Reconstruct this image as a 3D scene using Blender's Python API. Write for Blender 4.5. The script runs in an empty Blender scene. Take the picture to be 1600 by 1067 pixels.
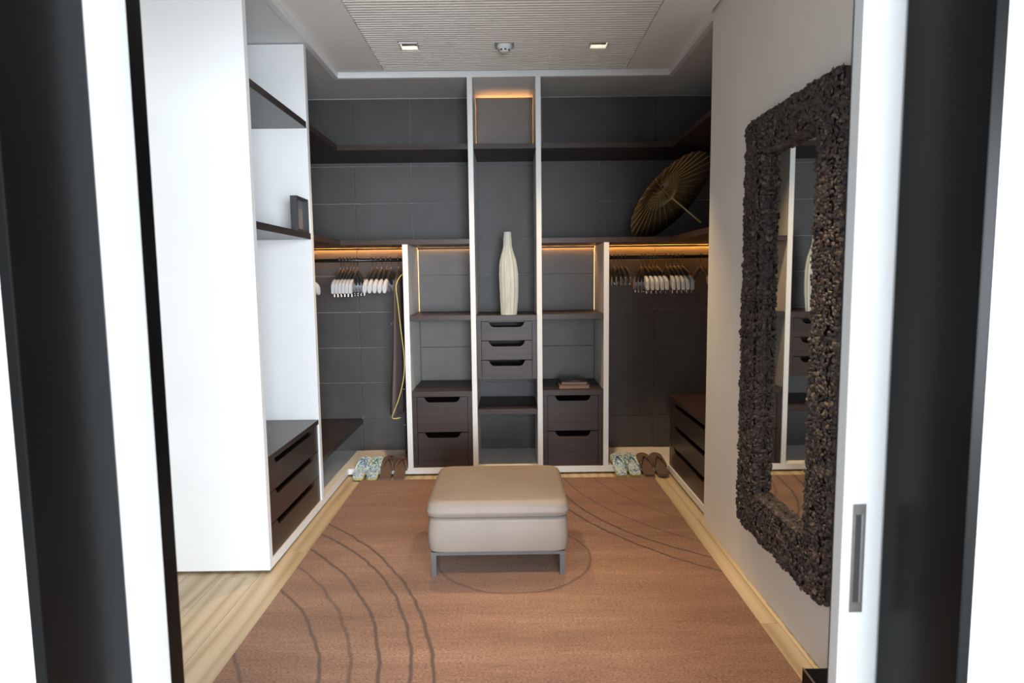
import bpy, bmesh, math, random
from mathutils import Vector, Matrix
random.seed(7)
S = bpy.context.scene
COL = S.collection

# ------------------------------------------------------------------ camera
F_PX = 1000.0
cam_d = bpy.data.cameras.new('camera')
cam = bpy.data.objects.new('camera', cam_d); COL.objects.link(cam)
cam_d.sensor_fit = 'HORIZONTAL'; cam_d.sensor_width = 36.0; cam_d.lens = F_PX / 1600 * 36
cam_d.clip_start = 0.02; cam_d.clip_end = 100
PITCH, YAW, ROLL = 0.0988884, 0.0032526, 0.0113596
cy, sy, cp, sp = math.cos(YAW), math.sin(YAW), math.cos(PITCH), math.sin(PITCH)
fwd = Vector((sy * cp, cy * cp, -sp)); rgt = Vector((cy, -sy, 0)); dwn = fwd.cross(rgt)
r_ = math.cos(ROLL) * rgt + math.sin(ROLL) * dwn
d_ = -math.sin(ROLL) * rgt + math.cos(ROLL) * dwn
cam.matrix_world = Matrix(((r_.x, -d_.x, -fwd.x, 0), (r_.y, -d_.y, -fwd.y, 0), (r_.z, -d_.z, -fwd.z, 1.5), (0, 0, 0, 1)))
cam_d.dof.use_dof = True; cam_d.dof.focus_distance = 4.2; cam_d.dof.aperture_fstop = 4.2
S.camera = cam

# ------------------------------------------------------------------ light and exposure
S.view_settings.view_transform = 'Standard'; S.view_settings.look = 'None'
S.view_settings.gamma = 1.0; S.view_settings.use_curve_mapping = False
S.view_settings.exposure = 0.72
W = bpy.data.worlds.new('daylight'); S.world = W; W.use_nodes = True
W.node_tree.nodes['Background'].inputs[0].default_value = (0.86, 0.93, 1.0, 1)
W.node_tree.nodes['Background'].inputs[1].default_value = 1.15

def area(name, loc, target, sx, sz, power, col):
    l = bpy.data.lights.new(name, 'AREA'); l.shape = 'RECTANGLE'; l.size = sx; l.size_y = sz
    l.energy = power; l.color = col
    o = bpy.data.objects.new(name, l); COL.objects.link(o); o.location = loc
    o.rotation_euler = (Vector(target) - Vector(loc)).to_track_quat('-Z', 'Y').to_euler()
    return o
# the tall bedroom window behind the photographer, to the right of the doorway
area('bedroom_window_daylight', (3.5, -5.0, 1.5), (3.2, 0, 1.45), 7.2, 2.8, 1330, (0.82, 0.915, 1.0))

# ------------------------------------------------------------------ materials
def new_mat(name):
    m = bpy.data.materials.new(name); m.use_nodes = True
    return m, m.node_tree, m.node_tree.nodes['Principled BSDF']
def nd(t, typ, **kw):
    n = t.nodes.new(typ)
    for k, v in kw.items(): setattr(n, k, v)
    return n
def ramp(t, stops):
    r = nd(t, 'ShaderNodeValToRGB'); e = r.color_ramp.elements
    while len(e) < len(stops): e.new(0.5)
    for q, (p, c) in zip(e, stops): q.position = p; q.color = (*c, 1)
    return r
def mat_noise(name, c1, c2, rough=0.5, scale=(8, 8, 8), detail=4, bump=0.0, bscale=None, spec=0.5, metal=0.0, coat=0.0, rand=0.0):
    m, t, b = new_mat(name)
    tc = nd(t, 'ShaderNodeTexCoord'); mp = nd(t, 'ShaderNodeMapping'); mp.inputs['Scale'].default_value = scale
    n = nd(t, 'ShaderNodeTexNoise'); n.inputs['Scale'].default_value = 1; n.inputs['Detail'].default_value = detail
    t.links.new(tc.outputs['Object'], mp.inputs[0]); t.links.new(mp.outputs[0], n.inputs['Vector'])
    r = ramp(t, [(0.3, c1), (0.7, c2)]); t.links.new(n.outputs['Fac'], r.inputs[0])
    out = r.outputs[0]
    if rand:
        oi = nd(t, 'ShaderNodeObjectInfo'); mr = nd(t, 'ShaderNodeMapRange')
        mr.inputs[3].default_value = 1 - rand; mr.inputs[4].default_value = 1 + rand
        t.links.new(oi.outputs['Random'], mr.inputs[0])
        mx = nd(t, 'ShaderNodeVectorMath', operation='SCALE')
        t.links.new(out, mx.inputs[0]); t.links.new(mr.outputs[0], mx.inputs['Scale']); out = mx.outputs[0]
    t.links.new(out, b.inputs['Base Color'])
    b.inputs['Roughness'].default_value = rough; b.inputs['Specular IOR Level'].default_value = spec
    b.inputs['Metallic'].default_value = metal; b.inputs['Coat Weight'].default_value = coat; b.inputs['Coat Roughness'].default_value = 0.12
    if bump:
        n2 = nd(t, 'ShaderNodeTexNoise'); n2.inputs['Scale'].default_value = 1; n2.inputs['Detail'].default_value = 3
        mp2 = nd(t, 'ShaderNodeMapping'); mp2.inputs['Scale'].default_value = bscale or scale
        t.links.new(tc.outputs['Object'], mp2.inputs[0]); t.links.new(mp2.outputs[0], n2.inputs['Vector'])
        bp = nd(t, 'ShaderNodeBump'); bp.inputs['Strength'].default_value = bump; bp.inputs['Distance'].default_value = 0.01
        t.links.new(n2.outputs['Fac'], bp.inputs['Height']); t.links.new(bp.outputs[0], b.inputs['Normal'])
    return m
def mat_emit(name, col, strength):
    m, t, b = new_mat(name)
    b.inputs['Base Color'].default_value = (*col, 1); b.inputs['Emission Color'].default_value = (*col, 1)
    b.inputs['Emission Strength'].default_value = strength
    return m

M = {}
M['white'] = mat_noise('white_lacquer', (.72, .72, .715), (.75, .75, .745), .42, (3, 3, 3), 2)
M['plaster'] = mat_noise('warm_white_plaster', (.77, .745, .70), (.80, .775, .73), .8, (4, 4, 4), 3, bump=.03, bscale=(90, 90, 90))
M['ceil'] = mat_noise('ceiling_paint', (.86, .85, .83), (.88, .87, .85), .85, (3, 3, 3), 2)
M['taupe'] = mat_noise('taupe_lining', (.56, .545, .52), (.60, .585, .56), .7, (4, 4, 4), 2)
M['leather'] = mat_noise('slate_leather', (.055, .050, .048), (.069, .063, .061), .52, (5, 5, 5), 5, bump=.10, bscale=(120, 120, 120), rand=.06)
M['glowleather'] = mat_noise('led_lit_leather', (.098, .090, .084), (.118, .109, .102), .5, (5, 5, 5), 5, bump=.1, bscale=(120, 120, 120))  # wall leather lightened in colour to stand for LED glow and reflections
M['brownleather'] = mat_noise('brown_taupe_leather', (.17, .145, .125), (.20, .17, .15), .5, (5, 5, 5), 5, bump=.1, bscale=(120, 120, 120))
M['wood'] = mat_noise('wenge_wood', (.022, .011, .008), (.040, .022, .017), .42, (2, 60, 60), 4, bump=.05, bscale=(4, 200, 200), spec=.4)
M['woody'] = mat_noise('wenge_wood_lengthwise', (.020, .012, .010), (.036, .022, .018), .34, (60, 2, 60), 4, bump=.04, bscale=(200, 4, 200), coat=.1)
M['dark'] = mat_noise('dark_cavity', (.008, .007, .007), (.012, .010, .010), .7, (5, 5, 5), 2)
M['black'] = mat_noise('black_satin_lacquer', (.0022, .0022, .0022), (.003, .003, .003), .30, (4, 4, 4), 2, spec=.08)
M['rail'] = mat_noise('bronze_rail', (.015, .013, .012), (.02, .018, .016), .4, (20, 20, 20), 2, metal=.3)
M['steel'] = mat_noise('brushed_steel', (.36, .35, .34), (.44, .43, .42), .34, (6, 90, 6), 3, metal=1)
M['chrome'] = mat_noise('chrome', (.36, .355, .35), (.42, .415, .41), .25, (5, 5, 5), 1, metal=1)
M['pull'] = mat_noise('bronze_pull', (.16, .145, .13), (.20, .185, .17), .35, (6, 6, 40), 3, metal=.8)
M['ott'] = mat_noise('taupe_leather', (.225, .186, .158), (.252, .208, .178), .55, (4, 4, 4), 4, bump=.06, bscale=(90, 90, 90))
M['legm'] = mat_noise('grey_legs', (.10, .095, .095), (.12, .115, .115), .45, (10, 10, 10), 2, metal=.3)
M['hbody'] = mat_noise('hanger_body', (.055, .05, .048), (.075, .07, .066), .45, (20, 20, 20), 3)
M['hpad'] = mat_noise('hanger_pad', (.43, .44, .47), (.48, .49, .52), .6, (30, 30, 30), 3)
M['vase'] = mat_noise('chalk_glaze', (.44, .475, .44), (.58, .615, .58), .6, (40, 40, 6), 5, bump=.35, bscale=(60, 60, 9))
M['robe'] = mat_noise('brown_cloth', (.085, .064, .062), (.115, .088, .085), .9, (12, 12, 3), 4, bump=.2, bscale=(30, 30, 6))
M['navy'] = mat_noise('black_cloth', (.010, .009, .012), (.016, .014, .018), .9, (12, 12, 3), 3)
M['pipe'] = mat_noise('yellow_piping', (.50, .42, .10), (.60, .52, .16), .6, (30, 30, 30), 2)
M['paper'] = mat_noise('oiled_paper', (.15, .085, .03), (.22, .125, .045), .6, (8, 8, 8), 4)
M['bamboo'] = mat_noise('bamboo', (.55, .38, .18), (.65, .46, .23), .5, (30, 30, 30), 3)
M['bshoe'] = mat_noise('brown_sole', (.085, .052, .036), (.12, .075, .052), .75, (60, 60, 60), 3, bump=.2, bscale=(200, 200, 200))
M['bedge'] = mat_noise('tan_sole_edge', (.16, .11, .075), (.2, .14, .1), .8, (40, 40, 40), 2)
M['yedge'] = mat_noise('yellow_sole_edge', (.42, .38, .10), (.5, .45, .14), .7, (40, 40, 40), 2)
M['book1'] = mat_noise('brown_book_cover', (.10, .055, .035), (.14, .075, .05), .5, (20, 20, 20), 3)
M['book2'] = mat_noise('dark_book_cover', (.02, .016, .014), (.03, .022, .02), .4, (20, 20, 20), 3)
M['pages'] = mat_noise('book_pages', (.28, .17, .12), (.36, .23, .17), .8, (4, 4, 300), 2)
M['ink'] = mat_noise('white_print', (.6, .6, .58), (.66, .66, .64), .5, (20, 20, 20), 2)
M['pframe'] = mat_noise('charcoal_frame', (.035, .033, .036), (.05, .047, .05), .45, (20, 20, 20), 3)
M['pic'] = mat_noise('grey_mat_board', (.17, .165, .18), (.21, .2, .22), .6, (15, 15, 3), 3)
M['led'] = mat_emit('warm_led', (1.0, .40, .07), 54)
M['led2'] = mat_emit('warm_led_soft', (1.0, .46, .12), 17)
M['led3'] = mat_emit('warm_led_cove', (1.0, .46, .14), 11)
M['led5'] = mat_emit('warm_led_shelf', (1.0, .42, .09), 30)
M['led6'] = mat_emit('warm_led_edge', (1.0, .52, .20), 6)
M['led4'] = mat_emit('warm_led_line', (1.0, .62, .26), 1.6)
M['lamp'] = mat_emit('lamp_face', (1.0, .82, .58), 6)
M['bounce_floor'] = mat_noise('pale_bounce_floor', (.82, .81, .79), (.86, .85, .83), .9, (60, 60, 60), 3, bump=.3, bscale=(200, 200, 200))  # unseen floor, made pale so it bounces light up to the ceiling
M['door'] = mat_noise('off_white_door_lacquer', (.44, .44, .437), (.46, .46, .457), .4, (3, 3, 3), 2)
M['slat'] = mat_noise('pale_slats', (.68, .645, .59), (.76, .725, .67), .6, (3, 90, 90), 4)

# oak planks
m, t, b = new_mat('oak_plank'); M['oak'] = m
tc = nd(t, 'ShaderNodeTexCoord'); oi = nd(t, 'ShaderNodeObjectInfo')
ad = nd(t, 'ShaderNodeVectorMath', operation='MULTIPLY_ADD'); ad.inputs[1].default_value = (2.4, .28, 2)
sc = nd(t, 'ShaderNodeVectorMath', operation='SCALE'); sc.inputs[0].default_value = (13, 29, 7)
t.links.new(oi.outputs['Random'], sc.inputs['Scale']); t.links.new(tc.outputs['Object'], ad.inputs[0]); t.links.new(sc.outputs[0], ad.inputs[2])
wv = nd(t, 'ShaderNodeTexWave', wave_type='BANDS', bands_direction='X')
wv.inputs['Scale'].default_value = 1.5; wv.inputs['Distortion'].default_value = 10; wv.inputs['Detail'].default_value = 3; wv.inputs['Detail Scale'].default_value = .7
t.links.new(ad.outputs[0], wv.inputs['Vector'])
fn = nd(t, 'ShaderNodeTexNoise'); fn.inputs['Scale'].default_value = 1; fn.inputs['Detail'].default_value = 5
mpf = nd(t, 'ShaderNodeMapping'); mpf.inputs['Scale'].default_value = (60, 1.2, 10)
t.links.new(tc.outputs['Object'], mpf.inputs[0]); t.links.new(mpf.outputs[0], fn.inputs['Vector'])
r1 = ramp(t, [(.0, (.43, .325, .195)), (.35, (.51, .405, .262)), (1, (.575, .47, .325))])
t.links.new(wv.outputs['Color'], r1.inputs[0])
mx = nd(t, 'ShaderNodeMix', data_type='RGBA', blend_type='MULTIPLY'); mx.inputs[0].default_value = .30
t.links.new(r1.outputs[0], mx.inputs[6]); t.links.new(fn.outputs['Fac'], mx.inputs[7])
mr = nd(t, 'ShaderNodeMapRange'); mr.inputs[3].default_value = 1.02; mr.inputs[4].default_value = 1.2
t.links.new(oi.outputs['Random'], mr.inputs[0])
s2 = nd(t, 'ShaderNodeVectorMath', operation='SCALE'); t.links.new(mx.outputs[2], s2.inputs[0]); t.links.new(mr.outputs[0], s2.inputs['Scale'])
t.links.new(s2.outputs[0], b.inputs['Base Color']); b.inputs['Roughness'].default_value = .45

# rug: woven streaks plus thin dark arcs (fitted circles in the rug plane)
ARCS = [(-2.85, 1.88, 2.58, 1), (-2.43, 2.06, 2.05, 1), (-2.55, 1.93, 2.07, 1), (-2.50, 1.86, 1.93, .7), (-2.32, 1.85, 1.64, .9), (-2.1, 1.8, 1.17, .7),
        (2.41, 4.86, 2.22, 1), (1.93, 4.60, 1.59, 1), (2.28, 4.94, 1.91, .6), (2.3, 5.0, 1.72, .5), (2.2, 5.0, 1.48, .4),
        (0.01, 3.31, .41, .7), (-2.0, 1.4, .9, .6)]
m, t, b = new_mat('brown_woven_rug'); M['rug'] = m
tc = nd(t, 'ShaderNodeTexCoord')
def nz(scale, detail, rough=.55):
    mp = nd(t, 'ShaderNodeMapping'); mp.inputs['Scale'].default_value = scale
    n = nd(t, 'ShaderNodeTexNoise'); n.inputs['Scale'].default_value = 1; n.inputs['Detail'].default_value = detail; n.inputs['Roughness'].default_value = rough
    t.links.new(tc.outputs['Object'], mp.inputs[0]); t.links.new(mp.outputs[0], n.inputs['Vector']); return n
big = nz((.9, 6.5, 1), 5, .6); mid = nz((6, 75, 1), 6, .75); fine = nz((90, 210, 1), 3, .7)
r1 = ramp(t, [(.30, (.120, .056, .031)), (.48, (.200, .100, .058)), (.58, (.245, .130, .080)), (.74, (.330, .200, .135))])
mm = nd(t, 'ShaderNodeMath', operation='MULTIPLY_ADD'); mm.inputs[1].default_value = .55
m2 = nd(t, 'ShaderNodeMath', operation='MULTIPLY'); m2.inputs[1].default_value = .50
t.links.new(mid.outputs['Fac'], m2.inputs[0]); t.links.new(big.outputs['Fac'], mm.inputs[0]); t.links.new(m2.outputs[0], mm.inputs[2])
t.links.new(mm.outputs[0], r1.inputs[0])
rf = ramp(t, [(.34, (.22, .22, .22)), (.66, (1.62, 1.60, 1.60))]); t.links.new(fine.outputs['Fac'], rf.inputs[0])
mx = nd(t, 'ShaderNodeMix', data_type='RGBA', blend_type='MULTIPLY'); mx.inputs[0].default_value = .85
t.links.new(r1.outputs[0], mx.inputs[6]); t.links.new(rf.outputs[0], mx.inputs[7])
wob = nz((6, 6, 1), 3)
wv = nd(t, 'ShaderNodeMath', operation='MULTIPLY_ADD'); wv.inputs[1].default_value = .035; wv.inputs[2].default_value = -.0175
t.links.new(wob.outputs['Fac'], wv.inputs[0])
acc = None
for (ax, ay, ar, st) in ARCS:
    dv = nd(t, 'ShaderNodeVectorMath', operation='DISTANCE'); dv.inputs[1].default_value = (ax, ay, 0)
    fl = nd(t, 'ShaderNodeVectorMath', operation='MULTIPLY'); fl.inputs[1].default_value = (1, 1, 0)
    t.links.new(tc.outputs['Object'], fl.inputs[0]); t.links.new(fl.outputs[0], dv.inputs[0])
    a1 = nd(t, 'ShaderNodeMath', operation='ADD'); t.links.new(dv.outputs['Value'], a1.inputs[0]); t.links.new(wv.outputs[0], a1.inputs[1])
    a2 = nd(t, 'ShaderNodeMath', operation='SUBTRACT'); a2.inputs[1].default_value = ar; t.links.new(a1.outputs[0], a2.inputs[0])
    a3 = nd(t, 'ShaderNodeMath', operation='ABSOLUTE'); t.links.new(a2.outputs[0], a3.inputs[0])
    mr = nd(t, 'ShaderNodeMapRange'); mr.inputs[1].default_value = .004; mr.inputs[2].default_value = .011; mr.inputs[3].default_value = st; mr.inputs[4].default_value = 0
    t.links.new(a3.outputs[0], mr.inputs[0])
    if acc is None: acc = mr
    else:
        q = nd(t, 'ShaderNodeMath', operation='MAXIMUM'); t.links.new(acc.outputs[0], q.inputs[0]); t.links.new(mr.outputs[0], q.inputs[1]); acc = q
sm = nd(t, 'ShaderNodeMath', operation='MULTIPLY'); sm.inputs[1].default_value = .88; t.links.new(acc.outputs[0], sm.inputs[0])
mx2 = nd(t, 'ShaderNodeMix', data_type='RGBA'); mx2.inputs[7].default_value = (.045, .020, .014, 1)
t.links.new(sm.outputs[0], mx2.inputs[0]); t.links.new(mx.outputs[2], mx2.inputs[6])
t.links.new(mx2.outputs[2], b.inputs['Base Color']); b.inputs['Roughness'].default_value = .85
b.inputs['Sheen Weight'].default_value = .25; b.inputs['Sheen Tint'].default_value = (1, .85, .75, 1)
bp = nd(t, 'ShaderNodeBump'); bp.inputs['Strength'].default_value = .5; bp.inputs['Distance'].default_value = .006
t.links.new(fine.outputs['Fac'], bp.inputs['Height']); t.links.new(bp.outputs[0], b.inputs['Normal'])

# floral flip-flop print
m, t, b = new_mat('tropical_print'); M['floral'] = m
tc = nd(t, 'ShaderNodeTexCoord'); oi = nd(t, 'ShaderNodeObjectInfo')
off = nd(t, 'ShaderNodeVectorMath', operation='SCALE'); off.inputs[0].default_value = (3, 5, 1); t.links.new(oi.outputs['Random'], off.inputs['Scale'])
av = nd(t, 'ShaderNodeVectorMath', operation='ADD'); t.links.new(tc.outputs['Object'], av.inputs[0]); t.links.new(off.outputs[0], av.inputs[1])
n1 = nd(t, 'ShaderNodeTexNoise'); n1.inputs['Scale'].default_value = 26; n1.inputs['Detail'].default_value = 2; n1.inputs['Distortion'].default_value = 2.2
t.links.new(av.outputs[0], n1.inputs['Vector'])
r1 = ramp(t, [(.0, (.015, .07, .24)), (.38, (.03, .22, .45)), (.43, (.62, .68, .68)), (.49, (.04, .28, .48)), (.53, (.66, .68, .62)), (.60, (.04, .20, .06)), (.68, (.45, .42, .08))])
r1.color_ramp.interpolation = 'CONSTANT'; t.links.new(n1.outputs['Fac'], r1.inputs[0]); t.links.new(r1.outputs[0], b.inputs['Base Color'])
b.inputs['Roughness'].default_value = .6

# pebble chips of the mirror frame: every chip a shade of its own
m, t, b = new_mat('dark_bark_chip'); M['chip'] = m
g = nd(t, 'ShaderNodeNewGeometry'); oi = nd(t, 'ShaderNodeObjectInfo')
ad = nd(t, 'ShaderNodeMath', operation='ADD'); t.links.new(g.outputs['Random Per Island'], ad.inputs[0]); t.links.new(oi.outputs['Random'], ad.inputs[1])
fr = nd(t, 'ShaderNodeMath', operation='FRACT'); t.links.new(ad.outputs[0], fr.inputs[0])
r1 = ramp(t, [(0, (.024, .018, .017)), (.55, (.044, .034, .033)), (.90, (.070, .054, .051)), (1, (.17, .12, .09))])
t.links.new(fr.outputs[0], r1.inputs[0]); t.links.new(r1.outputs[0], b.inputs['Base Color']); b.inputs['Roughness'].default_value = .6
m, t, b = new_mat('mirror_glass'); M['mirror'] = m
b.inputs['Base Color'].default_value = (.80, .82, .80, 1); b.inputs['Metallic'].default_value = 1; b.inputs['Roughness'].default_value = .015

# ------------------------------------------------------------------ mesh helpers
class MB:
    def __init__(self): self.v = []; self.f = []; self.s = []
    def add(self, vs, fs, smooth=False):
        o = len(self.v); self.v += [tuple(p) for p in vs]
        for q in fs: self.f.append([i + o for i in q]); self.s.append(smooth)
        return self
    def box(self, x0, x1, y0, y1, z0, z1, bev=0.0):
        if bev:
            bm = bmesh.new(); bmesh.ops.create_cube(bm, size=1)
            for v in bm.verts: v.co = Vector(((x0 + x1) / 2 + v.co.x * (x1 - x0), (y0 + y1) / 2 + v.co.y * (y1 - y0), (z0 + z1) / 2 + v.co.z * (z1 - z0)))
            bmesh.ops.bevel(bm, geom=list(bm.edges), offset=bev, segments=2, profile=.6, affect='EDGES')
            bm.verts.index_update()
            self.add([v.co for v in bm.verts], [[v.index for v in f.verts] for f in bm.faces]); bm.free()
            return self
        vs = [(x, y, z) for x in (x0, x1) for y in (y0, y1) for z in (z0, z1)]
        return self.add(vs, [(0, 1, 3, 2), (4, 6, 7, 5), (0, 4, 5, 1), (2, 3, 7, 6), (0, 2, 6, 4), (1, 5, 7, 3)])
    def prism(self, pts, o, u, w, n, d):
        """polygon pts (a, b) in plane o + a u + b w, extruded by d along n"""
        o, u, w, n = Vector(o), Vector(u), Vector(w), Vector(n); k = len(pts)
        vs = [o + u * a + w * c for a, c in pts] + [o + u * a + w * c + n * d for a, c in pts]
        return self.add(vs, [list(range(k))[::-1], list(range(k, 2 * k))] + [(i, (i + 1) % k, k + (i + 1) % k, k + i) for i in range(k)])
    def tube(self, pts, r, seg=8, caps=True):
        pts = [Vector(p) for p in pts]; rs = r if isinstance(r, (list, tuple)) else [r] * len(pts)
        vs = []; up = None
        for i, p in enumerate(pts):
            tg = (pts[min(i + 1, len(pts) - 1)] - pts[max(i - 1, 0)]).normalized()
            if up is None: up = tg.orthogonal().normalized()
            a = (up - tg * up.dot(tg)).normalized(); up = a; c = tg.cross(a)
            for k in range(seg):
                th = 2 * math.pi * k / seg; vs.append(p + (a * math.cos(th) + c * math.sin(th)) * rs[i])
        fs = [(i * seg + k, i * seg + (k + 1) % seg, (i + 1) * seg + (k + 1) % seg, (i + 1) * seg + k) for i in range(len(pts) - 1) for k in range(seg)]
        self.add(vs, fs, True)
        if caps:
            o = len(self.v) - len(vs)
            self.f += [[o + k for k in range(seg)][::-1], [o + (len(pts) - 1) * seg + k for k in range(seg)]]; self.s += [False, False]
        return self
    def rings(self, rings, caps=True, smooth=True):
        k = len(rings[0]); vs = [p for r in rings for p in r]
        fs = [(i * k + j, i * k + (j + 1) % k, (i + 1) * k + (j + 1) % k, (i + 1) * k + j) for i in range(len(rings) - 1) for j in range(k)]
        o = len(self.v); self.add(vs, fs, smooth)
        if caps:
            self.f += [[o + j for j in range(k)][::-1], [o + (len(rings) - 1) * k + j for j in range(k)]]; self.s += [False, False]
        return self
    def mesh(self, name):
        me = bpy.data.meshes.new(name); me.from_pydata(self.v, [], self.f); me.update()
        bm = bmesh.new(); bm.from_mesh(me); bmesh.ops.recalc_face_normals(bm, faces=bm.faces); bm.to_mesh(me); bm.free()
        for p, s in zip(me.polygons, self.s): p.use_smooth = s
        return me
    def build(self, name, mat, parent=None, loc=None):
        me = self.mesh(name); me.materials.append(M[mat])
        return link(name, me, parent, loc)
def link(name, me, parent=None, loc=None):
    o = bpy.data.objects.new(name, me); COL.objects.link(o)
    if parent: o.parent = parent
    if loc is not None: o.location = loc
    return o
def bx(name, x0, x1, y0, y1, z0, z1, mat, parent=None, bev=0.0015):
    return MB().box(x0, x1, y0, y1, z0, z1, bev).build(name, mat, parent)
def tag(o, label, cat, group=None):
    o['label'] = label; o['category'] = cat
    if group: o['group'] = group
    return o
def thing(name, label, cat, loc=(0, 0, 0), group=None, rz=0):
    o = bpy.data.objects.new(name, None); COL.objects.link(o); o.location = loc; o.rotation_euler = (0, 0, rz); o.empty_display_size = .05
    return tag(o, label, cat, group)
def struct(o, label=None):
    o['kind'] = 'structure'
    if label: o['label'] = label
    return o
def dup(root, loc, rz, label, group=None, rx=None):
    r = root.copy(); COL.objects.link(r); r.location = loc; r.rotation_euler = (root.rotation_euler.x if rx is None else rx, 0, rz); r['label'] = label
    if group: r['group'] = group
    for ch in list(root.children):
        c = ch.copy(); COL.objects.link(c); c.parent = r
        for gch in list(ch.children):
            d = gch.copy(); COL.objects.link(d); d.parent = c
    return r
def smooth_mod(o, lv=2):
    md = o.modifiers.new('subsurf', 'SUBSURF'); md.levels = lv; md.render_levels = lv

# ------------------------------------------------------------------ room dimensions (metres)
XL, XR, YB, YW = -1.248, 1.205, 4.78, 5.32      # fronts of left / right units, front and back of the rear unit
ZC, ZF, ZT = 2.98, 2.944, 2.95                  # ceiling, underside of fascia, top of the cabinets
WL, WR, WALLR = -1.86, 1.82, 1.17
YD0, YD1, JL, JR = .936, 1.322, -.721, .688      # doorway reveal

# floor with planks
struct(bx('floor_bedroom', -3.6, 7.5, -5.2, .93, -.08, .002, 'bounce_floor', None, 0), 'unseen bedroom floor before the doorway, made pale to bounce light inside')
fl = struct(bx('floor', WL - .1, WR + .1, .93, YW + .1, -.08, -.022, 'oak', None, 0), 'pale oak plank floor')
pw = .188; x = WL
ci = 0
while x < WR:
    y = .931 - random.choice((0, .5, 1.1, 1.5))
    while y < YW:
        L = random.choice((1.9, 2.2, 2.5)); y1 = min(y + L, YW)
        if y1 > .99: bx('plank', x + .0008, min(x + pw, WR) - .0008, max(y, .931) + .0008, y1 - .0008, -.022, 0, 'oak', fl, .0012)
        y += L
    x += pw; ci += 1

# back wall with leather panels
wb = struct(bx('wall_back', WL - .1, WR + .1, YW + .014, YW + .12, 0, 3.1, 'taupe', None, 0), 'rear wall clad in slate leather panels')
xs = [WL, -1.7125, -1.250, -.7875, -.3225, .2775, .7425, 1.205, 1.6675, WR]
zs = [.02, .06 - .02, .336, .636, .933, 1.230, 1.530, 1.822, 2.118, 2.414, 2.945]
zs = [.03] + zs[2:]
for i in range(len(xs) - 1):
    for j in range(len(zs) - 1):
        z1 = zs[j + 1]
        g = .0016
        MB().box(xs[i] + g, xs[i + 1] - g, YW, YW + .02, zs[j] + g, z1 - g, .0035).build('leather_panel', 'leather', wb)

# side walls
struct(bx('wall_left', WL - .1, WL, YD1, YW + .1, 0, 3.1, 'plaster', None, 0), 'white wall behind the left wardrobe')
wr = struct(bx('wall_right', WALLR, WALLR + .12, YD1, 3.78, 0, 3.1, 'plaster', None, .003), 'warm white plaster wall carrying the mirror')
struct(bx('wall_right_recess', WR, WR + .1, 3.66, YW + .1, 0, 3.1, 'taupe', None, 0), 'dark recess wall behind the right drawers')
struct(bx('wall_right_return', WALLR + .12, WR, 3.66, 3.78, 0, 3.1, 'taupe', None, 0), 'short return wall beside the right drawers')

# doorway wall (between the bedroom and the dressing room)
wf = struct(bx('wall_front_left', -3.6, JL - .02, YD0 + .003, YD1, 0, 3.1, 'white', None, 0), 'bright white wall on the left of the doorway')
struct(bx('wall_front_right', JR + .02, 3.6, YD0 + .003, YD1, 0, 3.1, 'white', None, 0), 'bright white wall on the right of the doorway')
struct(bx('wall_front_lintel', JL - .02, JR + .02, YD0 + .003, YD1, 2.52, 3.1, 'white', None, 0), 'wall above the doorway')
def jamb(nm, xa, xb, lab):
    b_ = MB().box(xa, xb, YD0, 1.145, 0, 2.52, .003).box(xa, xb, 1.188, YD1 + .004, 0, 2.52, .003)
    struct(b_.build(nm, 'black'), lab)
jamb('trim_1', JL - .02, JL, 'black lacquered door lining on the left')
jamb('trim_2', JR, JR + .02, 'black lacquered door lining on the right')
struct(bx('trim_3', JL - .02, JR + .02, YD0, YD1 + .004, 2.50, 2.52, 'black'), 'black door head')
d1 = struct(bx('door_1', .616, JR + .30, 1.15, 1.182, .012, 2.49, 'door', None, .002), 'white sliding door leaf edging out of its pocket on the right')
d2 = struct(bx('door_2', JL - .30, -.669, 1.15, 1.182, .012, 2.49, 'door', None, .002), 'white sliding door leaf barely out of its pocket on the left')
# flush pull on the right leaf
fp = MB()
x0, x1, z0, z1, yf = .6335, .658, .865, 1.075, 1.1485
fp.box(x0, x0 + .0055, yf, yf + .003, z0, z1).box(x1 - .0055, x1, yf, yf + .003, z0, z1)
fp.box(x0 + .0055, x1 - .0055, yf, yf + .003, z0, z0 + .02).box(x0 + .0055, x1 - .0055, yf, yf + .003, z1 - .02, z1)
pl = fp.build('flush_pull', 'pull', d1); pl['label'] = 'recessed bronze finger pull'
bx('pull_recess', x0 + .0055, x1 - .0055, yf + .0006, yf + .0014, z0 + .02, z1 - .02, 'dark', pl, 0)
bx('pull_lip', x1 - .0085, x1 - .0055, yf - .001, yf + .001, z0 + .02, z1 - .02, 'steel', pl, 0)

# ceiling
ce = struct(bx('ceiling', WL - .1, WR + .1, YD1 - .1, YW + .1, ZC + .12, ZC + .2, 'ceil', None, 0), 'white plaster ceiling')
bx('ceiling_board', -1.213, -.880, YD1, 4.75, ZC, ZC + .02, 'ceil', ce, 0)
bx('ceiling_board', .855, 1.156, YD1, 3.785, ZC, ZC + .02, 'ceil', ce, 0)
bx('ceiling_board', .855, 1.172, 3.785, 4.75, ZC, ZC + .02, 'ceil', ce, 0)
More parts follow.
